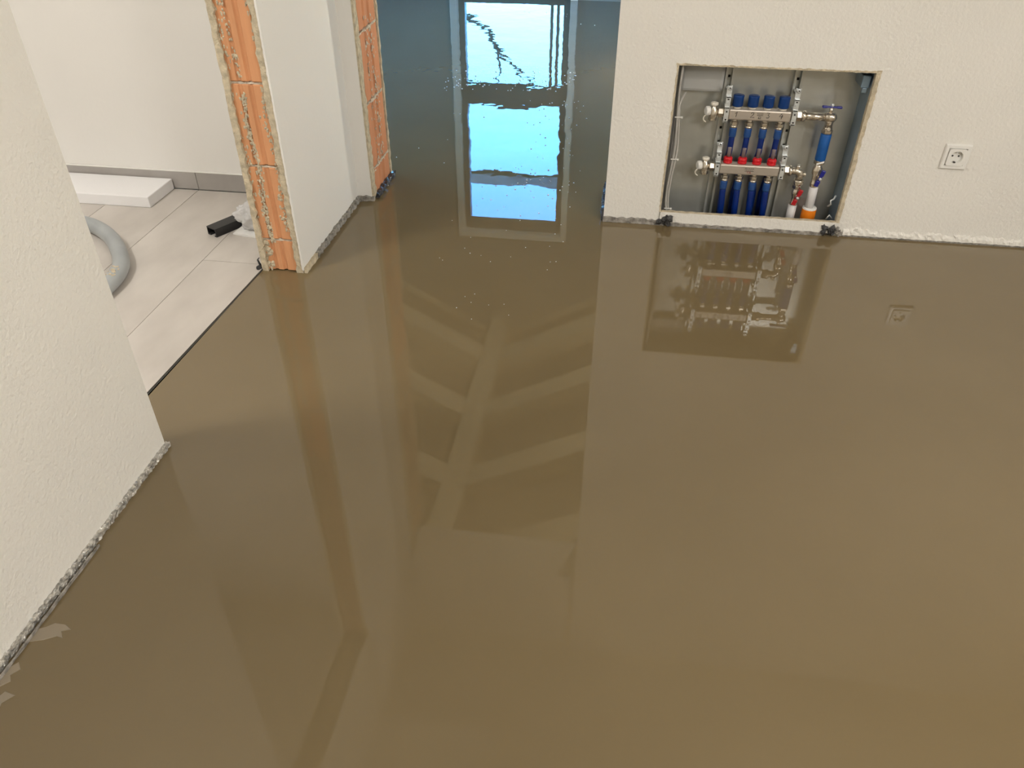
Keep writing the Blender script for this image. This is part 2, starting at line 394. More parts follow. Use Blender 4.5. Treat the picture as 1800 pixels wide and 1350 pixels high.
# plaster splashes on the bricks
m = MB()
def splat(n, fx, spread, z0, z1, r0=.0018, r1=.0045):
    for _ in range(n):
        z = random.uniform(z0, z1); x = fx + .006 * math.sin(z * 23) + random.gauss(0, spread)
        if -1.085 < x < -.978: m.lump((x, DOOR_F + .001, z), random.uniform(r0, r1), (1, .8, 1.6))
splat(260, -1.052, .005, .10, .56); splat(110, -1.083, .004, .02, .6); splat(150, -.992, .005, .14, .58)
splat(60, -1.055, .004, .6, .86); splat(60, -1.076, .006, .62, .88); splat(30, -.988, .004, .7, .9); splat(40, -1.078, .007, .0, .1, .003, .007)
splat(200, -1.06, .008, .9, 1.9); splat(120, -.99, .006, .9, 1.9)
so = m.build('plaster_splash', 'plaster_edge', ws, kind='stuff')
m = MB()
for _ in range(170):
    y = random.choice((YB + .11, YB + .17)) + random.gauss(0, .014); z = random.uniform(.1, .62)
    m.lump((XJ + .003, y, z), random.uniform(.0015, .004), (.7, 1, 2.2))
m.build('plaster_splash', 'mortar', ws, kind='stuff')

# --- right wall with the cabinet recess and passage header
NX0, NX1, NZ1 = .165, .772, .548
m = MB()
m.box((XO, YW, 0), (NX0, YF - .03, NZ1)); m.box((NX1, YW, 0), (3.3, YF - .03, NZ1)); m.box((XO, YW, NZ1), (3.3, YF - .03, CEIL))
m.box((NX0, YW + .135, 0), (NX1, YF - .03, NZ1))
m.box((XJ, YW + .03, HEAD2), (XO, YF - .03, CEIL)); m.box((XP, YW + .03, HEAD2 + .0), (XJ, YB + .02, CEIL))
wr = struct('wall_right', m, 'wall', org=(0, YW, 0), label='white roughcast wall holding the manifold recess and the socket', cat='wall')
m = MB(); m.loft((NX1 + .028, YW - .006, .007), (3.2, YW - .006, .007), (0, .02, 0), (0, 0, .042), 600, .008, 11, freq=85, poly=[(0, 0), (1, 0), (1.2, 1), (.6, .75), (.25, .5), (.05, .25)]); m.build('rough_plaster_foot', 'wall', wr)
# raw plaster round the recess
m = MB()
m.loft((NX1 - .004, YW - .002, .048), (NX1 - .004, YW - .002, NZ1 + .006), (.013, 0, 0), (0, .02, 0), 90, .004, 13, freq=80)
m.build('raw_plaster_rim', 'plaster_edge', wr)
m = MB(); m.loft((NX0 - .006, YW - .002, NZ1 - .002), (NX1 + .006, YW - .002, NZ1 - .002), (0, .02, 0), (0, 0, .005), 110, .004, 14, freq=80); m.build('raw_plaster_rim', 'plaster_edge', wr)
m = MB(); m.loft((NX0 + .003, YW - .001, .048), (NX0 + .003, YW - .001, NZ1), (-.006, 0, 0), (0, .02, 0), 90, .003, 15, freq=80); m.build('raw_plaster_rim', 'plaster_edge', wr)

# --- remaining shell of this room and of the tiled room
struct('wall_back', MB().box((-3.5, YB, 0), (XLB, YF, CEIL)), 'wall_smooth', label='smooth white wall at the back of the tiled room', cat='wall')
struct('wall_side', MB().box((3.2, -2.4, 0), (3.4, YW, CEIL)), 'wall', label='white side wall out of frame on the right', cat='wall')
struct('wall_rear', MB().box((XL, -2.4, 0), (3.2, -2.2, CEIL)), 'wall', label='white wall behind the viewer', cat='wall')
struct('wall_tile_side', MB().box((-3.7, -.7, 0), (-3.5, YF, CEIL)), 'wall_smooth', label='white far-left wall of the tiled room', cat='wall')
struct('wall_tile_rear', MB().box((-3.5, -.7, 0), (XLB, -.5, CEIL)), 'wall_smooth', label='white near wall of the tiled room', cat='wall')
m = MB(); m.box((-3.7, -2.4, CEIL), (3.4, YF - .03, CEIL + .12))
struct('ceiling', m, 'ceiling', label='flat white ceiling over both near rooms', cat='ceiling')

# --- tiled floor: separate stoneware tiles over dark grout
m = MB(); m.add([(-3.5, -.5, -.003), (-1.14, -.5, -.003), (-1.136, 1.38, -.003), (-1.101, 2.075, -.003), (-1.10, YB, -.003), (-3.5, YB, -.003)], [[0, 1, 2, 3, 4, 5]])
ft = struct('floor_tiled', m, 'grout', org=(-1.6, 2, 0), label='pale grey stoneware tile floor of the next room', cat='floor')
m = MB(); q_ = [(-1.1345, 1.2), (-1.1345, 1.39), (-1.1045, 2.075), (-1.1005, 2.075), (-1.1303, 1.39), (-1.1303, 1.2)]
m.add([(a, b, .003) for a, b in q_[:3]] + [(a, b, .0004) for a, b in q_[3:]], [[0, 1, 4, 5], [1, 2, 3, 4]]); m.build('edge_joint', 'joint', ft)
def edge_x(y): return -1.1045 if y >= 2.075 else (-1.1045 - (2.075 - y) / .685 * .030 if y > 1.39 else -1.1345)
cols = [(-1.3185, None, 2.10), (-1.5985, -1.3205, 1.5), (-1.8785, -1.6005, 1.9), (-2.1585, -1.8805, 1.5), (-2.4385, -2.1605, 2.1), (-2.7185, -2.4405, 1.5), (-2.9985, -2.7205, 1.9), (-3.2785, -3.0005, 1.5), (-3.498, -3.2805, 2.1)]
for x0, x1, yj in cols:
    ys = [yj - 1.2 * k for k in range(3, 0, -1)] + [yj, yj + 1.2]
    for y0, y1 in zip(ys[:-1], ys[1:]):
        y0 = max(y0 + .001, -.498); y1 = min(y1 - .001, YB - .012)
        if y1 - y0 < .02: continue
        m = MB()
        if x1 is None:
            yy = [y0] + [q for q in (1.39, 2.075) if y0 < q < y1] + [y1]
            top = [(x0, y1), (x0, y0)] + [(edge_x(q), q) for q in yy]
            n = len(top)
            m.add([(a, b, .004) for a, b in top] + [(a, b, -.004) for a, b in top], [list(range(n))] + [[i, n + i, n + (i + 1) % n, (i + 1) % n] for i in range(n)])
        else: m.box((x0, y0, -.004), (x1, y1, .004), .0006)
        o = m.build('tile', 'tile', ft)
# skirting tiles
m = MB().box((-3.5, YB - .002, .002), (XLB, YB, .074)); bb = struct('baseboard_back', m, 'grout', label='grey tile skirting along the back wall', cat='baseboard')
for x0, x1 in ((-1.597, XLB - .002), (-2.197, -1.599), (-2.797, -2.199), (-3.397, -2.799)):
    MB().box((x0, YB - .010, .006), (x1, YB - .001, .074), .0008).build('skirting_tile', 'skirt', bb)
MB().box((-3.5, YB - .011, .0735), (XLB - .001, YB - .0005, .0765), .0008).build('silicone_bead', 'white_plastic', bb)

# --- foam edge strips along the wall feet
m = MB(); m.loft((XL, -2.0, .001), (XL, DOOR_N + .004, .001), (.009, 0, 0), (0, 0, .012), 1100, .0038, 21, freq=150)
t1 = struct('trim_1', m, 'foil', label='crinkled silver edge foam strip along the left wall', cat='edge strip')
m = MB(); m.loft((XL + .015, -.2, .0005), (XL + .015, .92, .0005), (.003, 0, 0), (0, 0, .006), 120, .0015, 22, freq=40); m.build('film_lip', 'foam_grey', t1)
m = MB(); m.loft((XP - .001, DOOR_F + .10, .001), (XP - .001, YB - .01, .001), (.011, 0, 0), (0, 0, .020), 90, .007, 23, freq=60)
t2 = struct('trim_2', m, 'foam_grey', label='crinkled grey edge foam strip along the wall stub', cat='edge strip')
m = MB(); m.loft((XP, YB - .016, .001), (XJ + .008, YB - .006, .001), (0, .012, 0), (0, 0, .018), 20, .006, 24, freq=60); m.build('strip_end', 'foam_grey', t2)
m = MB(); m.loft((XP - .002, DOOR_F - .004, .0), (XP - .002, DOOR_F + .11, .0), (.010, 0, 0), (0, 0, .02), 16, .003, 25, freq=60); m.build('plaster_fillet', 'plaster_edge', t2)
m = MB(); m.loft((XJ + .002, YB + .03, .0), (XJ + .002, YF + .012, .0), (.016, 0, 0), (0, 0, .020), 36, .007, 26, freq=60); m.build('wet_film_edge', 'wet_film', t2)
m = MB(); m.loft((XO - .002, YW - .008, .0005), (NX0 + .02, YW - .008, .0005), (0, .009, 0), (0, 0, .018), 50, .006, 27, freq=60)
t3 = struct('trim_3', m, 'foam_grey', label='smeared grey edge foam strip beside and under the manifold recess', cat='edge strip')
m = MB(); m.loft((NX0 + .03, YW - .010, .0005), (NX1 - .04, YW - .010, .0005), (0, .010, 0), (0, 0, .012), 110, .0045, 28, freq=50); m.build('strip_under_apron', 'foam_grey', t3)
m = MB(); m.loft((NX1 + .03, YW - .003, .0), (3.2, YW - .003, .0), (0, .004, 0), (0, 0, .010), 300, .002, 30, freq=40); m.build('strip_under_plaster', 'foam_grey', t3)  # dark strip laid in for the shadow line under the plaster
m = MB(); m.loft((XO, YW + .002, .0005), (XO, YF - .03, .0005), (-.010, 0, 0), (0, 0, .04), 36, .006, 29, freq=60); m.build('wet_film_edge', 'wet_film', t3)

# --- far room under the open roof
RX, RZ, SL = -1.03, 3.18, .54          # ridge x, ridge height, roof pitch
zr = lambda x: RZ - SL * abs(x - RX)
WX0, WX1, WZ1 = -1.42, -.41, 2.05     # window opening incl. reveal
m = MB()
def gable(x0, x1, z0f, z1f, y0=YE, y1=YE + .25):
    vs = [(x0, y0, z0f), (x1, y0, z0f), (x1, y0, z1f(x1)), (x0, y0, z1f(x0))]; vs += [(a, y1, c) for a, b, c in vs]
    m.add(vs, [[0, 1, 2, 3], [7, 6, 5, 4], [0, 4, 5, 1], [1, 5, 6, 2], [2, 6, 7, 3], [3, 7, 4, 0]])
gable(XE0, WX0, 0, zr); gable(WX1, XE1, 0, zr); gable(WX0, RX, WZ1, zr); gable(RX, WX1, WZ1, zr)
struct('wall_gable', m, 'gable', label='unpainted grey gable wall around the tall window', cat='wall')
def side_wall(name, x0, x1, yn, label, wname, wlabel, a, b):
    ztop = max(zr(x0), zr(x1)) - .01; c, d = .12, 1.85
    m = MB().box((x0, yn, 0), (x1, a, ztop)); m.box((x0, b, 0), (x1, YE + .25, ztop)); m.box((x0, a, 0), (x1, b, c)); m.box((x0, a, d), (x1, b, ztop))
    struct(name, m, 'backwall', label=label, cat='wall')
    w_ = bpy.data.objects.new(wname, None); COL.objects.link(w_); place(w_, ((x0 + x1) / 2, (a + b) / 2, c)); tag(w_, wlabel, 'window', kind='structure')
    xm = (x0 + x1) / 2
    for y in (a, (a + b) / 2 - .03, b - .06): MB().box((xm - .035, y, c), (xm + .035, y + .06, d), .004).build('frame_stile', 'frame', w_)
    for z in (c, d - .06): MB().box((xm - .034, a + .06, z), (xm + .034, b - .06, z + .06), .004).build('frame_rail', 'frame', w_)
    for y0, y1 in ((a + .06, (a + b) / 2 - .03), ((a + b) / 2 + .03, b - .06)): MB().box((xm - .004, y0, c + .06), (xm + .004, y1, d - .06)).build('glass_pane', 'glass', w_)
side_wall('wall_far_left', XE0 - .2, XE0, YF, 'grey eaves wall on the left of the far room', 'window_2', 'wide window in the left eaves wall of the far room', 3.3, 6.35)  # unseen side windows added to bring bluish daylight into the far room
side_wall('wall_far_right', XE1, XE1 + .2, YF - .03, 'grey eaves wall on the right of the far room', 'window_3', 'narrower window in the right eaves wall of the far room', 4.9, 6.35)
m = MB()
vs = [(XE0, YF - .03, CEIL - .6), (XE1, YF - .03, CEIL - .6)]
m.add([(XE0, YF - .031, CEIL), (XE1, YF - .031, CEIL), (RX, YF - .031, RZ), (XE0, YF - .15, CEIL), (XE1, YF - .15, CEIL), (RX, YF - .15, RZ)], [[0, 1, 2], [5, 4, 3], [0, 2, 5, 3], [1, 4, 5, 2], [0, 3, 4, 1]])
struct('wall_far_near', m, 'backwall', label='grey gable infill above the passage', cat='wall')
m = MB(); y0, y1 = YF - .2, YE + .5
for s, xe in ((-1, XE0 - .35), (1, XE1 + .35)):
    a = [(RX, y0, RZ), (xe, y0, zr(xe)), (xe, y1, zr(xe)), (RX, y1, RZ)]; n = V((s * SL, 0, 1)).normalized() * .1
    b = [V(q) + n for q in a]; f = [[0, 1, 2, 3], [7, 6, 5, 4], [0, 4, 5, 1], [1, 5, 6, 2], [2, 6, 7, 3], [3, 7, 4, 0]]
    m.add(a + b, f)
cf = struct('ceiling_gable', m, 'sheath', label='dark boarded gable roof over the far room', cat='ceiling')
def rafter(s, xe, y, wd, dp):
    m = MB(); a = []
    for yy in (y - wd / 2, y + wd / 2):
        for x in (RX, xe):
            for d in (-.01, -dp): a.append((x, yy, zr(x) + d))
    m.add(a, [[0, 1, 3, 2], [4, 6, 7, 5], [0, 4, 5, 1], [2, 3, 7, 6], [1, 5, 7, 3], [0, 2, 6, 4]])
    return m.build('rafter', 'wood', cf)
for y in (5.93, 5.09, 4.25, 3.41):
    rafter(-1, XE0, y, .22, .18); rafter(1, XE1, y, .22, .18)
rafter(-1, XE0, YE - .05, .04, .07); rafter(1, XE1, YE - .05, .04, .07)
MB().box((RX - .09, YF, RZ - .24), (RX + .09, YE, RZ - .03), .006).build('ridge_beam', 'wood', cf)

# --- tall window in the gable
win = bpy.data.objects.new('window_1', None); COL.objects.link(win); place(win, ((WX0 + WX1) / 2, YE, 0))
tag(win, 'tall two-part window with dark frame in the gable wall', 'window', kind='structure')
def bar(name, x0, z0, x1, z1, ya, yb, mt, bev=.003): return MB().box((x0, ya, z0), (x1, yb, z1), bev).build(name, mt, win)
R = .055
bar('reveal_band', WX0, 0, WX0 + R, WZ1, YE - .03, YE + .12, 'reveal'); bar('reveal_band', WX1 - R, 0, WX1, WZ1, YE - .03, YE + .12, 'reveal')
bar('reveal_band', WX0 + R, WZ1 - R, WX1 - R, WZ1, YE - .03, YE + .12, 'reveal')
fx0, fx1, fz1 = WX0 + R, WX1 - R, WZ1 - R
bar('frame_stile', fx0, 0, fx0 + .05, fz1, YE + .05, YE + .13, 'frame'); bar('frame_stile', fx1 - .055, 0, fx1, fz1, YE + .05, YE + .13, 'frame')
bar('frame_rail', fx0 + .05, fz1 - .085, fx1 - .055, fz1, YE + .05, YE + .13, 'frame'); bar('transom', fx0 + .05, .69, fx1 - .055, .85, YE + .045, YE + .13, 'frame')
bar('frame_rail', fx0 + .05, 0, fx1 - .055, .05, YE + .05, YE + .13, 'frame')
bar('sash_bar', -.625, .05, -.603, .69, YE + .06, YE + .1, 'frame', .002); bar('sash_bar', -.575, .05, -.553, .69, YE + .06, YE + .1, 'frame', .002)
bar('glass_pane', fx0 + .05, .85, fx1 - .055, fz1 - .085, YE + .085, YE + .093, 'glass', 0)
bar('glass_pane', fx0 + .05, .05, fx1 - .055, .69, YE + .085, YE + .093, 'glass', 0)

# --- outdoors beyond the window
m = MB(); m.box((-40, YE + .26, -.4), (40, 70, -.15)); m.box((-40, -12, -.4), (-3.75, YE + .26, -.15)); m.box((3.45, -12, -.4), (40, YE + .26, -.15)); m.box((1.5, 2.9, -.4), (3.45, YE + .26, -.15)); struct('ground', m, 'grass', label='lawn outside the window', cat='ground')
pg = thing('pergola', (-1.1, 8.5, -.15), 'weathered grey timber pergola frame outside the window', 'pergola')
MB().box((-3.2, 8.45, 2.22), (1.2, 8.55, 2.33), .006, None).build('beam', 'greywood', pg)
for x in (-3.1, 1.1): MB().box((x - .05, 8.45, -.15), (x + .05, 8.55, 2.22), .006).build('post', 'greywood', pg)
tr = thing('bare_tree', (-3.0, 11.2, -.15), 'bare dark tree with one long branch outside the window', 'tree')
m = MB(); m.tube([(-3.0, 11.2, -.15), (-2.95, 11.2, .5), (-3.02, 11.15, 1.3), (-2.9, 11.2, 2.4), (-3.0, 11.2, 3.4)], [.12, .10, .085, .06, .02], 8); m.build('trunk', 'bark', tr)
m = MB(); m.tube([(-2.98, 11.17, .8), (-2.3, 11, 1.0), (-2.02, 11, 1.13), (-1.86, 11, 1.24), (-1.75, 11, 1.48), (-1.6, 11, 1.58), (-1.42, 11, 1.78), (-1.2, 11, 1.88)], [.05, .04, .035, .032, .03, .027, .022, .012], 7)
m.tube([(-1.75, 11, 1.48), (-1.72, 11, 1.7), (-1.8, 11, 1.95)], [.02, .015, .008], 6); m.build('branch', 'bark', tr)

# --- unseen ceiling lamps added to light the near rooms; tiled room's spill is real
def lamp(c, r, mname, label):
    t = thing('ceiling_lamp', (c[0], c[1], CEIL - .07), label, 'lamp')
    MB().lathe([(r * .8, 0), (r + .02, -.012), (r + .02, -.05), (r, -.055)], (c[0], c[1], CEIL), seg=40).build('housing', 'lampbody', t)
    MB().lathe([(r - .005, 0), (r - .03, -.015), (r * .5, -.02)], (c[0], c[1], CEIL - .055), seg=40).build('diffuser', mname, t)
lamp((1.3, -.35), .30, 'lampA', 'round white ceiling lamp above and behind the viewer')
lamp((-2.05, .78), .25, 'lampB', 'round white ceiling lamp in the tiled room')

# unseen tripod light, added at the right to balance wall and floor brightness
wx_, wy_, wz_ = 2.45, .15, 1.65
wk = thing('work_light', (wx_, wy_, 0), 'LED work light on a tripod out of frame on the right', 'lamp')
dirw = V((-.92, .28, -.20)).normalized()
MB().lathe([(.10, -.07), (.21, -.05), (.215, 0), (.20, .004)], (wx_, wy_, wz_), dirw, 36).build('housing', 'yellow', wk)
MB().lathe([(.195, 0), (.195, .006), (.1, .008)], V((wx_, wy_, wz_)) + dirw * .003, dirw, 36).build('light_panel', 'lampW', wk)
MB().cyl((wx_ + .06, wy_ - .04, .55), (wx_ + .06, wy_ - .04, wz_ - .02), .015).build('pole', 'black', wk)
for k in range(3):
    a = 2 * PI * k / 3 + .4; MB().tube([(wx_ + .06, wy_ - .04, .75), (wx_ + .06 + .4 * math.cos(a), wy_ - .04 + .4 * math.sin(a), .012)], .012, 10).build('leg', 'black', wk)
# unseen lamp added on the far room's floor to brighten the rafters
fl_ = thing('floodlight', (.62, 4.5, 0), 'floodlight on the far room floor tipped up at the rafters', 'lamp')
du = V((-.42, .05, .9)).normalized(); cu = V((.62, 4.5, .16))
MB().lathe([(.06, -.08), (.13, -.05), (.135, 0), (.125, .003)], cu, du, 32).build('housing', 'yellow', fl_)
MB().lathe([(.12, 0), (.12, .004), (.06, .006)], cu + du * .002, du, 32).build('light_panel', 'lampF', fl_)
MB().tube([(.62, 4.36, .16), (.62, 4.36, .012), (.62, 4.64, .012), (.62, 4.64, .16)], .010, 8).build('stirrup', 'black', fl_)

# ================================================================== THE MANIFOLD RECESS
YBK = 2.722
cab = thing('manifold_cabinet', ((NX0 + NX1) / 2, YW, 0), 'galvanised steel manifold cabinet sunk into the white wall', 'cabinet')
MB().box((NX0, YBK, 0), (NX1, YBK + .003, NZ1), .0008).build('back_panel', 'galv', cab)
m = MB().box((NX1 - .0035, YW + .006, .0), (NX1 - .0005, YBK, NZ1)); m.build('side_panel', 'blue_zinc', cab)
m = MB().box((NX0 + .0005, YW + .006, 0), (NX0 + .0035, YBK, NZ1)); m.build('side_panel', 'galv', cab)
MB().box((NX0 + .0035, YW + .006, NZ1 - .0035), (NX1 - .0035, YBK, NZ1 - .0005)).build('top_panel', 'galv', cab)
MB().box((NX0 + .0035, YW + .03, .0005), (NX1 - .0035, YBK, .004)).build('bottom_opening', 'hole', cab)  # black sheet standing in for the darkness of the open bottom
m = MB(); m.loft((NX0 + .002, YW - .006, .010), (NX1 - .002, YW - .006, .010), (0, .016, 0), (0, 0, .040), 110, .0016, 31, freq=60, poly=[(0, 0), (1, 0), (1, .5), (1, 1), (.5, 1), (0, 1), (0, .5)]); m.build('front_apron', 'wall', cab)
m = MB(); m.loft((NX0 + .004, YW - .0035, .049), (NX1 - .004, YW - .0035, .049), (0, .013, 0), (0, 0, .0028), 110, .0016, 33, freq=60); m.build('apron_raw_edge', 'plaster_edge', cab)
def foot(x0, x1, seed):
    m = MB(); random.seed(seed)
    for _ in range(22): m.lump((random.uniform(x0, x1), YW - .010 + random.uniform(-.006, .012), random.uniform(.008, .034)), random.uniform(.006, .011), (1, .9, 1.1), .5)
    return m.build('torn_foam_foot', 'black_foam', cab, kind='stuff')
foot(.168, .206, 5); foot(.729, .768, 6)
m = MB(); random.seed(9)
for _ in range(10): m.lump((random.uniform(.774, .797), YW - .008, random.uniform(.006, .03)), random.uniform(.004, .008), (1, .8, 1.2), .5)
m.build('torn_foil', 'foam_grey', cab, kind='stuff')
# brackets at the corners of the side panel
m = MB().box((NX1 - .032, YW + .03, .492), (NX1 - .006, YBK - .005, .53), .003); m.box((NX1 - .026, YW + .028, .478), (NX1 - .012, YW + .034, .492), .001); m.build('corner_bracket', 'blue_zinc', cab)
m = MB()
m.tube([(NX1 - .030, YW + .05, .085), (NX1 - .022, YW + .045, .095), (NX1 - .026, YW + .045, .108), (NX1 - .016, YW + .05, .112), (NX1 - .012, YW + .05, .126)], .0035, 6)
m.tube([(NX1 - .03, YW + .03, .046), (NX1 - .022, YW + .03, .062), (NX1 - .012, YW + .03, .05)], .003, 6); m.build('wire_clip', 'zinc', cab, kind='stuff')
m = MB()
m.box((.186, YBK - .03, .442), (.325, YBK - .001, .541), .010); tb = m.build('terminal_box', 'box_grey', cab); tag(tb, 'plain grey box in the upper left corner')

# --- mounting rails
def rail(x, label):
    t = thing('mounting_rail', (x, YBK, .004), label, 'rail', 'vertical rails in the cabinet')
    m = MB().box((x - .0145, YBK - .003, .006), (x + .0145, YBK - .001, NZ1 - .006)); m.box((x - .0145, YBK - .018, .006), (x - .0125, YBK - .003, NZ1 - .006)); m.box((x + .0125, YBK - .018, .006), (x + .0145, YBK - .003, NZ1 - .006))
    m.box((x - .0145, YBK - .019, .006), (x - .0070, YBK - .017, NZ1 - .006)); m.box((x + .0070, YBK - .019, .006), (x + .0145, YBK - .017, NZ1 - .006))
    m.build('channel', 'galv', t)
    m = MB()
    for z in (.53, .49, .45, .32, .27): m.box((x - .004, YBK - .0045, z - .004), (x + .004, YBK - .0028, z + .004))
    m.build('slot', 'hole', t, kind='stuff')
rail(.342, 'left zinc mounting rail behind the manifold ends with end valves'); rail(.562, 'right zinc mounting rail behind the manifolds')

YM = 2.665     # axis plane of pipes and bars
XS = (.377, .426, .475, .524)
def manifold(z, label):
    t = thing('heating_manifold', (.45, YM, z - .02), label, 'manifold')
    MB().box((.350, YM - .0205, z - .0175), (.552, YM + .0175, z + .0175), .005).build('bar', 'bar', t)
    m = MB().cyl((.336, YM, z), (.350, YM, z), .014); m.build('bar_end', 'nickel', t); MB().cyl((.552, YM, z), (.572, YM, z), .014).build('bar_end', 'nickel', t)
    # zinc clamps
    for x in (.343, .5605):
        m = MB().box((x - .0075, YM - .024, z - .026), (x + .0075, YM - .021, z + .024), .001); m.box((x - .0075, YM - .024, z + .020), (x + .0075, YM + .02, z + .024)); m.box((x - .0075, YM - .024, z - .026), (x + .0075, YM + .038, z - .022))
        m.box((x - .0085, YM - .018, z + .022), (x + .0085, YM - .014, z + .058), .0012); m.box((x - .0085, YM - .006, z + .054), (x + .0085, YM - .001, z + .088), .0012); m.box((x - .0085, YM - .018, z + .052), (x + .0085, YM - .001, z + .057), .001)
        m.box((x - .0080, YM - .001, z + .070), (x + .0080, YM + .04, z + .074), .001); m.lathe([(.0075, 0), (.0075, .004), (.004, .006)], (x, YM - .006, z + .082), (0, -1, 0), 12); m.lathe([(.005, 0), (.005, .004)], (x, YM - .018, z + .036), (0, -1, 0), 6)
        c = m.build('clamp', 'zinc', t)
        m = MB()
        for dz in (-.016, .010): m.lathe([(.0028, 0), (.0028, .0008)], (x, YM - .0241, z + dz), (0, -1, 0), 8)
        m.lathe([(.0022, 0), (.0022, .0006)], (x, YM - .0121 - .0002, z + .082), (0, -1, 0), 6); m.box((x - .003, YM - .0186, z + .046), (x + .003, YM - .0179, z + .050)); m.build('clamp_hole', 'hole', c, kind='stuff')
    # filling and venting valve at the left end
    m = MB().nut((.318, YM, z), (.336, YM, z), .0155); m.cyl((.292, YM, z), (.320, YM, z), .0105); m.lathe([(.011, -.024), (.013, -.02), (.013, .012), (.009, .016), (.009, .026)], (.303, YM - .004, z), seg=14)
    m.nut((.303, YM - .004, z - .026), (.303, YM - .004, z - .016), .0145); m.build('end_valve', 'nickel', t)
    MB().lathe([(.0085, 0), (.0125, .004), (.0125, .010), (.007, .012), (.0035, .0122), (.003, .009)], (.303, YM - .004, z + .022), seg=16).build('vent_cap', 'cream_plastic', t)
    MB().lathe([(.0135, 0), (.0150, .003), (.0150, .012), (.012, .015)], (.290, YM - .008, z + .006), (-1, -.3, 0), 16).build('drain_cap', 'white_plastic', t)
    m = MB(); m.tube([(.285 + .013 * math.cos(a), YM - .014, z - .018 + .012 * math.sin(a)) for a in [PI * (.55 + k * .11) for k in range(9)]], .0022, 6); m.build('cap_strap', 'cream_plastic', t)
    for x in XS:
        m = MB().nut((x, YM, z - .040), (x, YM, z - .028), .0145); m.cyl((x, YM, z - .030), (x, YM, z - .017), .009)
        m.lathe([(.0125, 0), (.0115, -.008)], (x, YM, z - .040), seg=14); m.build('outlet_nut', 'nickel', t)
    return t
ZU, ZL = .387, .201
up = manifold(ZU, 'upper steel manifold with four blue caps and handwritten numbers')
m = MB().lathe([(.0165, 0), (.0175, .003), (.0172, .030), (.0178, .0335), (.0165, .0355), (.004, .0358)], (XS[0], YM, ZU + .024), seg=24)
cap = m.build('blue_cap', 'blue_cap', up); tag(cap, 'dark blue plastic cap')
for x in XS[1:]: again(cap, (x - XS[0], 0, 0), up)
for x in XS: MB().lathe([(.0125, 0), (.0125, .008)], (x, YM, ZU + .0165), seg=16).build('valve_insert', 'cream_plastic', up)
# right-hand elbow with a blue butterfly handle
m = MB().nut((.570, YM, ZU), (.588, YM, ZU), .0165); m.lathe([(.0165, 0), (.018, .003), (.018, .010), (.013, .013)], (.588, YM, ZU), (1, 0, 0), 18); m.build('union_nut', 'nickel', up)
m = MB().cyl((.596, YM, ZU), (.668, YM, ZU), .0125); m.lathe([(.0125, 0), (.0155, .004), (.0165, .02), (.0155, .030), (.009, .036)], (.662, YM, ZU), (1, 0, 0), 18)
m.cyl((.680, YM, ZU), (.680, YM, ZU - .03), .0125); m.cyl((.677, YM, ZU + .01), (.677, YM, ZU + .034), .006); m.build('elbow', 'nickel', up)
m = MB().box((.648, YM - .006, ZU + .031), (.707, YM + .006, ZU + .036), .0022); m.box((.646, YM - .0075, ZU + .030), (.664, YM + .0075, ZU + .037), .003); m.box((.691, YM - .0075, ZU + .030), (.709, YM + .0075, ZU + .037), .003)
h = m.build('handle', 'handle_blue', up); tag(h, 'dark blue butterfly handle')
MB().nut((.677, YM, ZU + .036), (.677, YM, ZU + .043), .006).build('handle_screw', 'zinc', h)
# markings on the upper bar
def strokes(ls, x, z, s, par, mt, r=.0010):
    for l in ls: MB().tube([(x + a * s, YM - .0206, z + b * s) for a, b in l], r, 6).build('marking', mt, par)
D1 = [[(-.30, .12), (.04, .5), (-.10, -.5)]]
D2 = [[(-.3, .25), (-.1, .5), (.2, .42), (.15, .1), (-.4, -.5), (.4, -.48)]]
D3 = [[(-.3, .5), (.25, .48), (-.05, .1), (.25, -.1), (.1, -.45), (-.3, -.42)]]
D4 = [[(.1, .5), (-.3, -.05), (.35, -.05)], [(.25, .3), (.1, -.5)]]
zm = ZU + .002
for d, x, s in ((D1, .377, .017), (D2, .428, .017), (D3, .478, .017), (D4, .519, .018)): strokes(d, x, zm, s, up, 'ink')
ZIG = [[(-1, 0), (-.8, .35), (-.6, -.3), (-.4, .35), (-.2, -.3), (0, .3), (.2, -.3), (.4, .35), (.6, -.25), (.8, .3), (1, 0)], [(-1, -.45), (1, -.42)]]
strokes(ZIG, .452, zm + .004, .010, up, 'ink', .0007); strokes([[(-.5, -.4), (.5, -.4), (.5, .4), (-.5, .4), (-.5, -.4)]], .452, zm - .008, .007, up, 'ink', .0009)

lo = manifold(ZL, 'lower steel manifold with four red flow meters')
m = MB().lathe([(.0140, 0), (.0155, .003), (.0150, .006), (.0138, .008), (.0152, .011), (.0152, .017), (.0125, .021), (.007, .022)], (XS[0], YM, ZL + .0172), seg=24)
ring = m.build('flow_meter_ring', 'red', lo); tag(ring, 'bright red ribbed ring')
m = MB().lathe([(.0068, 0), (.0068, .026), (.0075, .028), (.0075, .033), (.005, .035)], (XS[0], YM, ZL + .0385), seg=16); tubeo = m.build('sight_glass', 'clear', ring)
m = MB().lathe([(.0022, 0), (.0022, .03)], (XS[0], YM, ZL + .039), seg=8); rod = m.build('indicator', 'ink', ring)
for x in XS[1:]:
    r_ = again(ring, (x - XS[0], 0, 0), lo); again(tubeo, (x - XS[0], 0, 0), r_); again(rod, (x - XS[0], 0, 0), r_)
strokes(ZIG, .452, ZL + .004, .015, lo, 'ink', .0007); strokes([[(-1, .6), (-.6, -.6), (-.2, .6)], [(.1, -.6), (.5, .6), (.9, -.6)], [(.2, -.1), (.9, -.1)]], .452, ZL - .007, .007, lo, 'ink_red', .0008)
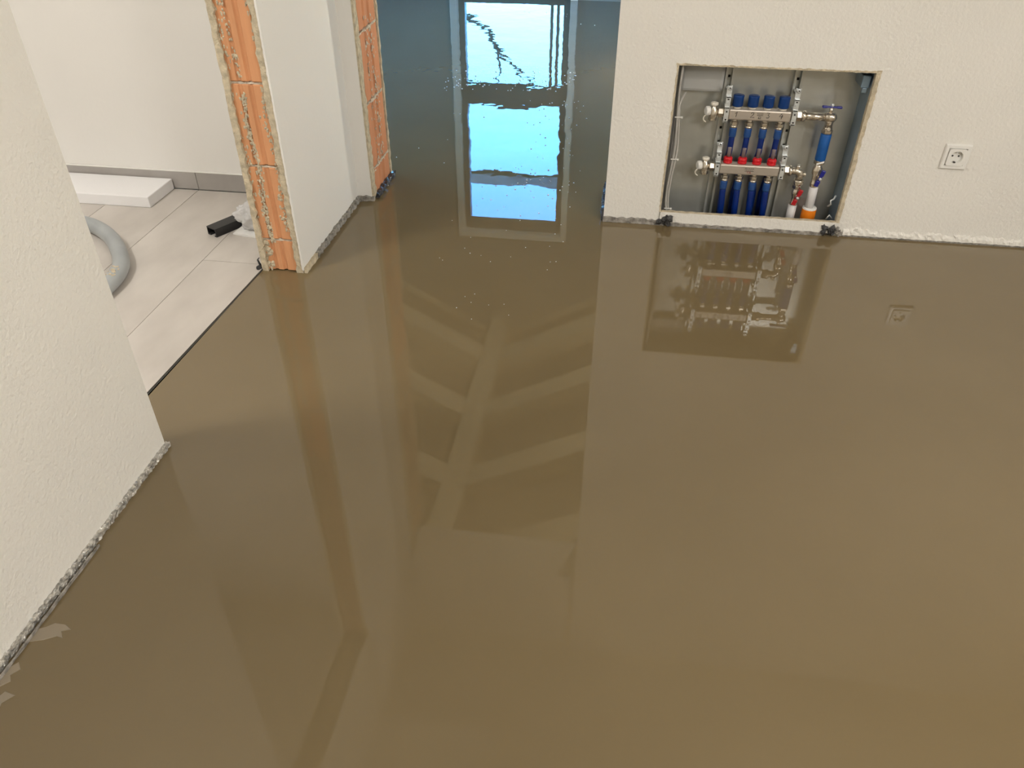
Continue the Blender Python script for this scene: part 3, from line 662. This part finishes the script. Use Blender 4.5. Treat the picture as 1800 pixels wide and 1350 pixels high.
m = MB().nut((.570, YM, ZL), (.586, YM, ZL), .0165); m.lathe([(.0165, 0), (.018, .003), (.018, .009), (.013, .012)], (.586, YM, ZL), (1, 0, 0), 18); m.build('union_nut', 'nickel', lo)
m = MB().tube([(.594, YM, ZL), (.612, YM, ZL), (.621, YM, ZL - .003), (.626, YM, ZL - .011), (.627, YM, ZL - .028)], [.0125, .0130, .0140, .0135, .0130], 16); m.lathe([(.006, 0), (.008, .003), (.008, .010), (.004, .012)], (.616, YM, ZL + .010), seg=12); m.lathe([(.006, 0), (.0085, .004), (.0085, .009)], (.636, YM - .004, ZL - .008), (1, -.2, 0), 12); m.build('elbow', 'nickel', lo)

# shut-off valve of the lower manifold, red lever
sv = thing('ball_valve', (.627, YM, .08), 'nickel ball valve with a red lever below the lower manifold', 'valve')
m = MB().lathe([(.0165, 0), (.0175, -.004), (.0175, -.014), (.0140, -.020), (.0135, -.036), (.0155, -.040), (.0155, -.052), (.0115, -.064), (.0105, -.082), (.0125, -.084), (.0125, -.094)], (.627, YM, .172), seg=20); m.nut((.627, YM, .140), (.627, YM, .153), .0165); m.build('body', 'nickel', sv)
def lever(par, c, mt, lab, ang):
    mxx = Matrix.Translation(c) @ Matrix.Rotation(ang, 4, 'Y')
    m = MB().box((-.0055, -.005, -.026), (.0055, 0, .026), .0022, mxx); m.box((-.0075, -.006, .008), (.0075, .001, .030), .003, mxx); m.box((-.0075, -.006, -.030), (.0075, .001, -.008), .003, mxx)
    h = m.build('lever', mt, par); tag(h, lab)
    MB().lathe([(.0052, 0), (.0052, .004), (.0025, .006)], (c[0], c[1] - .006, c[2]), (0, -1, 0), 10).build('lever_screw', 'zinc', h)
    MB().cyl((c[0], c[1], c[2]), (c[0], YM, c[2]), .006).build('stem', 'nickel', par)
lever(sv, (.630, YM - .022, .116), 'red_handle', 'red lever', .32)
wp = MB().lathe([(.0145, 0), (.0145, .074), (.012, .076)], (.626, YM, .004), seg=20).build('white_pipe', 'white_pipe', label='white pipe stub rising under the red lever valve', cat='pipe')

# return riser with blue spacer and blue lever
rr = thing('return_riser', (.681, YM, .14), 'pipe riser with light blue spacer and dark blue lever on the right', 'pipe')
m = MB().lathe([(.0125, 0), (.0145, -.003), (.0145, -.010), (.0110, -.014), (.0110, -.020)], (.680, YM, .357), seg=18); m.nut((.680, YM, .335), (.680, YM, .347), .0185); m.lathe([(.006, 0), (.008, .005), (.005, .009)], (.680, YM - .010, .352), (0, -1, .2), 10); m.build('top_union', 'nickel', rr)
MB().lathe([(.0165, 0), (.0175, .002), (.0175, .088), (.0165, .090)], (.680, YM, .244), seg=22).build('blue_spacer', 'blue_iso', rr)
m = MB().nut((.680, YM, .230), (.680, YM, .2445), .0185); m.lathe([(.0120, 0), (.0120, -.008), (.0165, -.016), (.0170, -.032), (.0125, -.042), (.0115, -.062), (.0135, -.066), (.0135, -.078), (.0105, -.084)], (.680, YM, .231), seg=20); m.build('ball_body', 'nickel', rr)
m = MB(); m.loft((.669, YM - .0165, .2315), (.692, YM - .0165, .2395), (0, .004, 0), (0, 0, .006), 10, .001, 3); m.build('paper_tag', 'paper', rr)
lever(rr, (.689, YM - .022, .188), 'handle_blue', 'dark blue lever', .28)
wp2 = MB().lathe([(.0150, 0), (.0150, .081), (.012, .083)], (.683, YM, .066), seg=20).build('white_pipe', 'white_pipe', label='white pipe rising out of the orange insulation', cat='pipe')
oi = thing('pipe_insulation', (.686, YM, .004), 'orange foam insulation sleeve at the foot of the right pipe', 'insulation')
MB().lathe([(.0155, .066), (.0235, .066), (.0245, .063), (.0245, 0), (.0155, 0)], (.686, YM, .004), seg=24).build('sleeve', 'orange', oi)
MB().lathe([(.0155, .008), (.0225, .008), (.0240, .005), (.0240, .0), (.0155, 0)], (.686, YM, .0665), seg=24).build('collar', 'white_plastic', oi)

# heating pipes
ORD = ('first', 'second', 'third', 'fourth')
for k, x in enumerate(XS):
    a = thing('heating_pipe', (x, YM, .004), 'blue heating pipe, %s from the left under the upper manifold' % ORD[k], 'pipe', 'pipes of the upper manifold')
    off = (.004, -.006, .015, -.008)[k]
    MB().tube([(x, YM, ZU - .047), (x, YM, ZU - .09), (x + .001, YM + .006, ZU - .13), (x + .002, YM + .026, ZL + .035), (x + .004, YM + .033, ZL - .01), (x + off, YM + .034, .10), (x + off + .002, YM + .034, .004)], .0098, 14).build('pipe', 'blue_pipe', a)
    MB().lathe([(.0118, 0), (.0122, -.003), (.0122, -.028), (.0105, -.032)], (x, YM, ZU - .047), seg=16).build('sleeve', 'blue_sleeve', a)
    b = thing('heating_pipe', (x, YM, .004), 'blue heating pipe, %s from the left under the lower manifold' % ORD[k], 'pipe', 'pipes of the lower manifold')
    MB().tube([(x, YM, ZL - .047), (x + .001, YM, ZL - .09), (x + .004, YM, .06), (x + .006, YM, .004)], .0108, 14).build('pipe', 'blue_pipe', b)
    MB().lathe([(.0122, 0), (.0126, -.003), (.0126, -.026), (.0112, -.030)], (x, YM, ZL - .047), seg=16).build('sleeve', 'blue_sleeve', b)

# cables down the left side
def cable(pts, r, mt, label):
    # smooth through the points
    P = [V(p) for p in pts]; out = []
    for i in range(len(P) - 1):
        p0 = P[max(i - 1, 0)]; p1 = P[i]; p2 = P[i + 1]; p3 = P[min(i + 2, len(P) - 1)]
        for k in range(6):
            t = k / 6; out.append(.5 * ((2 * p1) + (p2 - p0) * t + (2 * p0 - 5 * p1 + 4 * p2 - p3) * t * t + (3 * p1 - p0 - 3 * p2 + p3) * t ** 3))
    out.append(P[-1])
    return MB().tube(out, r, 8).build('cable', mt, label=label, cat='cable', group='cables down the cabinet side')
cy = YW + .03
cable([(.176, cy + .02, .541), (.175, cy + .02, .40), (.174, cy + .02, .25), (.174, cy + .02, .10), (.176, cy + .02, .006)], .0045, 'cable_dark', 'dark grey cable tight against the left cabinet side, leftmost')
cable([(.184, cy + .01, .541), (.182, cy + .01, .42), (.181, cy + .01, .27), (.181, cy + .01, .12), (.186, cy + .01, .006)], .0042, 'cable_dark', 'dark grey cable beside the leftmost one')
cable([(.182, cy, .541), (.181, cy, .45), (.186, cy, .36), (.190, cy, .27), (.185, cy, .18), (.182, cy, .12), (.184, cy, .07), (.192, cy, .03), (.196, cy, .006)], .0036, 'cable', 'light grey cable bowing out, inner one of the pair')
cable([(.205, cy + .05, .440), (.197, cy + .02, .435), (.188, cy + .005, .41), (.194, cy, .34), (.199, cy, .26), (.192, cy, .17), (.189, cy, .11), (.193, cy, .06), (.204, cy, .03), (.208, cy, .006)], .0036, 'cable', 'light grey cable leaving the box corner, rightmost of the bundle')
for z, x in ((.375, .192), (.232, .197), (.052, .196)):
    m = MB().box((x - .016, cy - .006, z - .002), (x + .006, cy - .0038, z + .002), .0008); m.box((x + .005, cy - .009, z - .003), (x + .011, cy - .003, z + .003), .001)
    m.build('cable_tie', 'white_plastic', label='white cable tie round the cable bundle at %s' % {.375: 'the top', .232: 'mid height', .052: 'the foot'}[z], cat='cable tie', group='cable ties')

# ================================================================== SOCKET
sx, sz = 1.079, .301
so = thing('wall_socket', (sx, YW, sz - .04), 'white square power socket on the right wall', 'socket')
m = MB(); hw = .040
rings = [(hw, 0), (hw, -.006), (hw - .003, -.009), (.0285, -.0085), (.0275, -.006), (.0275, 0)]
vs = [(sx + a * h_, YW + y_, sz + b * h_) for h_, y_ in rings for a, b in ((-1, -1), (1, -1), (1, 1), (-1, 1))]
m.add(vs, [[r * 4 + k, r * 4 + (k + 1) % 4, (r + 1) * 4 + (k + 1) % 4, (r + 1) * 4 + k] for r in range(5) for k in range(4)]); m.build('frame', 'white_plastic', so)
# insert with a round well
m = MB(); seg = 40; q = .027; y0 = YW - .0125
ringo = []
for k in range(seg):
    a = 2 * PI * k / seg; c, s_ = math.cos(a), math.sin(a); f = min(q / max(abs(c), 1e-6), q / max(abs(s_), 1e-6)); f = min(f, q * 1.32)
    ringo.append((c * f, s_ * f))
vs = []
for a, b in ringo: vs.append((sx + a, YW - .001, sz + b))
for a, b in ringo: vs.append((sx + a, y0, sz + b))
for r, y in ((.0205, y0), (.0195, y0 + .001), (.0190, YW - .0005)):
    for k in range(seg):
        an = 2 * PI * k / seg; vs.append((sx + math.cos(an) * r, y, sz + math.sin(an) * r))
fs = []
for i in range(4):
    for k in range(seg):
        k2 = (k + 1) % seg; fs.append([i * seg + k, i * seg + k2, (i + 1) * seg + k2, (i + 1) * seg + k])
fs.append([4 * seg + k for k in range(seg)])
m.add(vs, fs); ins = m.build('insert', 'white_plastic', so)
for s_ in (-1, 1): MB().lathe([(.0030, 0), (.0030, .0006)], (sx + s_ * .0095, YW - .0006, sz + .002), (0, -1, 0), 12).build('pin_hole', 'socket_hole', ins)
for s_ in (-1, 1): MB().box((sx - .003, YW - .010, sz + s_ * .0170 - .002), (sx + .003, YW - .001, sz + s_ * .0170 + .002), .0005).build('earth_clip', 'socket_hole' if s_ < 0 else 'zinc', ins)  # lower clip coloured as if shaded, upper one bright zinc

# ================================================================== THINGS ON THE TILES
MB().box((-2.45, 2.457, .004), (-1.697, 2.638, .046), .003).build('foam_board', 'styro', label='white polystyrene board lying against the grey skirting', cat='foam board')
# grey hose
pts = [(-2.2, 2.20), (-2.05, 2.255), (-1.93, 2.265), (-1.84, 2.255), (-1.76, 2.225), (-1.665, 2.155), (-1.585, 2.065), (-1.535, 1.99), (-1.51, 1.92), (-1.503, 1.85), (-1.51, 1.77), (-1.55, 1.66), (-1.62, 1.57), (-1.75, 1.50)]
P = [V((x, y, .0295)) for x, y in pts]; out = []
for i in range(len(P) - 1):
    p0 = P[max(i - 1, 0)]; p1 = P[i]; p2 = P[i + 1]; p3 = P[min(i + 2, len(P) - 1)]
    for k in range(7):
        t = k / 7; out.append(.5 * ((2 * p1) + (p2 - p0) * t + (2 * p0 - 5 * p1 + 4 * p2 - p3) * t * t + (3 * p1 - p0 - 3 * p2 + p3) * t ** 3))
out.append(P[-1])
hs = thing('hose', (-1.6, 2.05, .004), 'thick grey delivery hose curving over the tiles', 'hose')
MB().tube(out, .0255, 20).build('tube', 'hose', hs)
m = MB(); random.seed(3)
for _ in range(26):
    i = random.randint(int(len(out) * .60), int(len(out) * .66)); a = random.uniform(.9, 2.0); c = out[i]
    m.lump((c.x + .0255 * math.cos(a) * .8, c.y + random.uniform(-.01, .01), c.z + .0255 * math.sin(a)), random.uniform(.002, .005), (1.4, 1, .4))
m.build('screed_splash', 'plaster_edge', hs, kind='stuff')
# black channel section
ca, cb = V((-1.367, 2.272, 0)), V((-1.20, 2.585, 0)); d = (cb - ca).normalized(); nrm = V((d.y, -d.x, 0))
mm = Matrix(((nrm.x, d.x, 0, ca.x), (nrm.y, d.y, 0, ca.y), (0, 0, 1, .0045), (0, 0, 0, 1)))
m = MB(); L = .22
prof = [(-.024, 0), (-.024, .030), (.024, .030), (.024, 0), (.012, 0), (.012, .003), (.020, .003), (.020, .026), (-.020, .026), (-.020, .006), (-.009, .006), (-.009, 0)]
vs = [mm @ V((a, y, b)) for y in (0, L) for a, b in prof]; n = len(prof)
m.add(vs, [[i, (i + 1) % n, n + (i + 1) % n, n + i] for i in range(n)] + [[0, 1, 8, 9], [9, 10, 11, 0], [1, 2, 7, 8], [2, 3, 6, 7], [3, 4, 5, 6]] + [[n + i for i in q][::-1] for q in ([0, 1, 8, 9], [9, 10, 11, 0], [1, 2, 7, 8], [2, 3, 6, 7], [3, 4, 5, 6])])
m.build('channel_section', 'black', label='black plastic channel section lying on the tiles', cat='channel')
# crumpled plastic bag
bg_ = thing('plastic_bag', (-1.215, 2.325, .004), 'crumpled clear plastic bag beside the black channel', 'bag')
bm = bmesh.new(); bmesh.ops.create_icosphere(bm, subdivisions=5, radius=1)
for v_ in bm.verts:
    c = v_.co.copy(); h = noise.noise(c * 2.1 + V((3, 1, 4))) * .26 + abs(noise.noise(c * 5 + V((1, 7, 2)))) * .16 + abs(noise.noise(c * 11)) * .05
    r = .82 + h; z = c.z * r
    wx = .088 * (1.15 - .25 * max(z, 0)) ; v_.co = V((c.x * r * wx, c.y * r * .055, .008 + .062 * max(z + .85, 0)))
m = MB(); bm.verts.index_update(); m.add([V((-1.206, 2.335, .005)) + q.co for q in bm.verts], [[q.index for q in f.verts] for f in bm.faces], True); bm.free(); m.build('film', 'bag', bg_)
m = MB(); m.loft((-1.300, 2.290, .0045), (-1.13, 2.262, .0045), (.012, .075, 0), (0, 0, .008), 22, .004, 44, freq=60); m.build('folded_flap', 'paper', bg_)
# torn black film at the pillar's foot
m = MB(); random.seed(12)
m.loft((-1.110, 2.062, .003), (-1.096, 2.095, .003), (-.008, 0, 0), (0, 0, .012), 8, .004, 3, freq=120); m.tube([(-1.108, 2.075, .012), (-1.118, 2.082, .03), (-1.113, 2.086, .036)], [.004, .003, .0015], 5)
m.build('film_scrap', 'black_foam', label='scrap of torn black film at the foot of the brick jamb', cat='film scrap')
